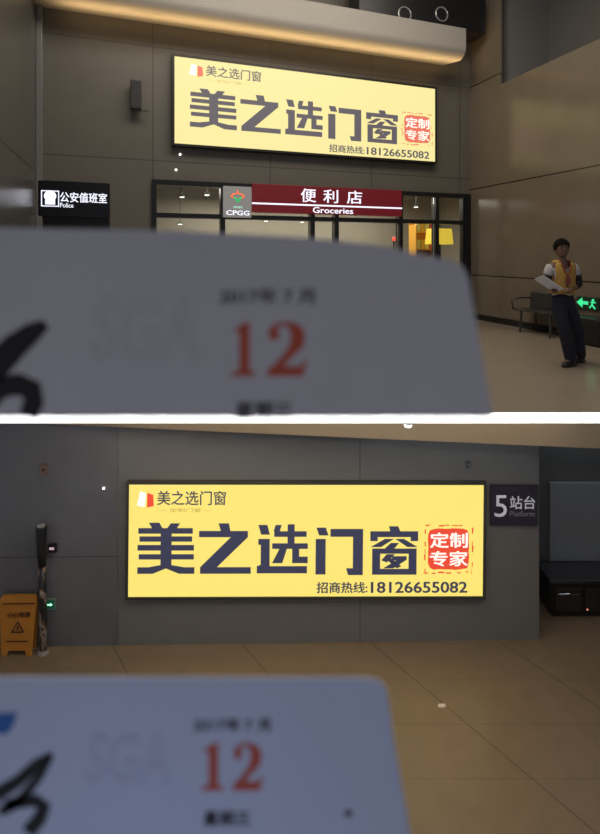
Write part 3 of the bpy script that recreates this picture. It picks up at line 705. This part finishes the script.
# black cabinet in the recess
p = onZ(541, 601, LOWZ); 
t = thing('recess_cabinet', 'low glossy black cabinet with rounded corners in the recess at the right', 'cabinet', T(p.x+.55, 8.42, LOWZ))
gb = mat('gloss_black', (.015, .013, .013), .12)
boxobj('body', (-.58, .9, -.22, .22, .05, .60), gb, t, bevel=.04)
for x0 in (-.50, -.02, .46): cd = boxobj('door', (x0, x0+.42, -.235, -.22, .10, .50), mat('cab_door%f' % x0, (.028, .022, .020), .2), t, bevel=.01)
boxobj('top', (-.60, .92, -.24, .24, .60, .63), mat('cab_top', (.05, .05, .055), .2), t, bevel=.01); boxobj('plinth', (-.55, .87, -.2, .2, 0, .05), black, t)
bm = nb(); disc(bm, .02, .14, .012, -.242, -.235, 10); obj('indicator', bm, emit('cab_red', (1, .3, .15), 1.5), t)
bm = nb(); tube(bm, [(-.47, -.25, .40), (-.30, -.27, .42), (-.13, -.25, .40)], .012, 8); obj('handle', bm, mat('chrome', (.6, .6, .6), .2, 1), t)

# scrap of paper on the floor
p = onZ(442, 706, LOWZ); bm = nb()
pts = [(-.055, -.02), (-.01, -.035), (.06, -.01), (.045, .02), (-.01, .03), (-.05, .015)]
lo = [bm.verts.new((x, y, 0)) for x, y in pts]; hi = [bm.verts.new((x*.95, y*.95, .004+.012*(i % 2))) for i, (x, y) in enumerate(pts)]
bm.faces.new(lo[::-1]); bm.faces.new(hi); [bm.faces.new((lo[i], lo[(i+1) % 6], hi[(i+1) % 6], hi[i])) for i in range(6)]
tag(obj('paper_scrap', bm, mat('scrap', (.75, .6, .5), .8), M=T(p.x, p.y, LOWZ)), 'small pale scrap of paper lying on the platform floor', 'paper')

# ================================================================== THE TWO HELD CALENDAR SHEETS
PD = .30
def pg(px, py): q = onY(px, py, PD); return q.x, q.z
def sheet(label, outline, paper_m, items, Y=PD):
    ctr = pg(*outline[0])
    t = thing('calendar_sheet', label, 'calendar', T(0, Y, 0))
    bm = nb(); prism(bm, [pg(*p) for p in outline], 0, .0015); obj('page', bm, paper_m, t)
    bm = nb(); prism(bm, [(x+.0015 if i not in (0,) else x, z-.0012) for i, (x, z) in enumerate([pg(*p) for p in outline])], .0016, .003); obj('page_stack', bm, paper_m, t)
    return t
inkm = mat('brush_ink', (.004, .003, .004), .5); dateink = mat('date_ink', (.035, .030, .045), .7); redink = mat('date_red', (.55, .09, .045), .7)
def digits(t, x0, x1, x2, x3, y0, y1, m):
    """a fat serif 1 and 2"""
    bm = nb(); fx = lambda a: x0+(x1-x0)*a; fz = lambda b: y0+(y1-y0)*b
    one = [(.05, 1), (.95, 1), (.95, .93), (.74, .90), (.74, 0), (.60, 0), (.18, .12), (.18, .19), (.34, .17), (.34, .90), (.05, .93)]
    prism(bm, [pg(fx(a), fz(b)) for a, b in one], -.0004, 0); obj('numeral', bm, m, t)
    fx = lambda a: x2+(x3-x2)*a
    two = [(0.03, 1), (.90, 1), (1.0, .72), (.92, .72), (.84, .82), (.40, .82), (.62, .66), (.90, .46), (.96, .26), (.86, .08), (.62, 0), (.36, 0), (.12, .08), (.05, .24), (.14, .34), (.28, .32), (.34, .22), (.26, .12), (.38, .06), (.54, .08), (.62, .26), (.56, .46), (.34, .68), (.03, .90)]
    bm = nb(); prism(bm, [pg(fx(a), fz(b)) for a, b in two], -.0004, 0); obj('numeral', bm, m, t)
def txt(name, t, body, x0, x1, y0, y1, m, bold=0, shear=0):
    a = pg(x0, y1); b = pg(x1, y0); lettering(name, body, (a[0], b[0], a[1], b[1]), 0, m, t, bold=bold, ext=.0004, shear=shear)
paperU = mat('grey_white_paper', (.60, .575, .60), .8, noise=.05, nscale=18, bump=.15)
paperL = mat('blue_cast_paper', (.58, .62, .76), .8, noise=.04, nscale=18, bump=.15)  # lower sheet: blue cast of the light put into the paper colour
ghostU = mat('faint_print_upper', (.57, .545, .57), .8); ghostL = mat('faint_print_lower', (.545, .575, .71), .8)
def brush(t, strokes):
    bm = nb()
    for pts, rs in strokes:
        n = len(pts); L, R_ = [], []
        for i, (x, y) in enumerate(pts):
            a = Vector(pts[max(i-1, 0)]); b = Vector(pts[min(i+1, n-1)]); d = (b-a).normalized(); q = Vector((-d.y, d.x))*rs[i]
            L.append((x+q.x, y+q.y)); R_.append((x-q.x, y-q.y))
        prism(bm, [pg(*p) for p in L+R_[::-1]], -.0005, 0)
    obj('brush_writing', bm, inkm, t)

t = sheet('blurred pale grey calendar sheet held up in front of the shop front, dated 12', [(-60, 416), (-60, 226), (12, 228), (180, 231), (300, 237), (380, 245), (455, 262), (462, 266), (467, 276), (478, 340), (492, 416)], paperU, None)
digits(t, 231, 256, 266, 307, 322, 376, redink)
txt('month_lettering', t, '2017年 7 月', 220, 314, 288, 304, dateink, .01)
a = pg(237, 420); b = pg(292, 402); txt('weekday_lettering', t, '星期三', 236, 292, 402, 419, dateink, .02)
txt('faint_lettering', t, 'SGA', 92, 196, 298, 360, ghostU, .02, .15)
brush(t, [([(-10, 372), (15, 346), (33, 332), (46, 324)], [15, 13, 10, 5]), ([(-20, 408), (0, 388), (18, 384), (32, 390), (34, 402), (28, 416)], [11, 11, 11, 11, 10, 9])])

t = sheet('blurred calendar sheet with a blue light cast in its colour, held up in front of the platform floor, dated 12', [(-60, 900), (-60, 678), (12, 678), (366, 679), (379, 682), (385, 690), (392, 740), (408, 832), (417, 900)], paperL, None)
digits(t, 201, 224, 232, 263, 743, 790, redink)
txt('month_lettering', t, '2017年 7 月', 194, 270, 718, 731, dateink, .01)
txt('weekday_lettering', t, '星期三', 204, 250, 811, 825, dateink, .02)
txt('faint_lettering', t, 'SGA', 86, 168, 735, 785, ghostL, .02, .15)
txt('small_mark', t, '•', 345, 352, 810, 816, dateink, .02)
brush(t, [([(-6, 796), (18, 781), (38, 764), (52, 754)], [7, 6, 6, 3]), ([(52, 756), (40, 776), (20, 800), (6, 806)], [2, 4, 5, 6]), ([(0, 812), (18, 802), (36, 800), (44, 806), (40, 818), (28, 832)], [4, 6, 6, 7, 7, 7])])
bm = nb(); prism(bm, [pg(-5, 714), pg(17, 712), pg(14, 724), pg(8, 733), pg(-5, 734)], -.0004, 0); obj('blue_corner_print', bm, mat('blue_print', (.03, .14, .42), .7), t)
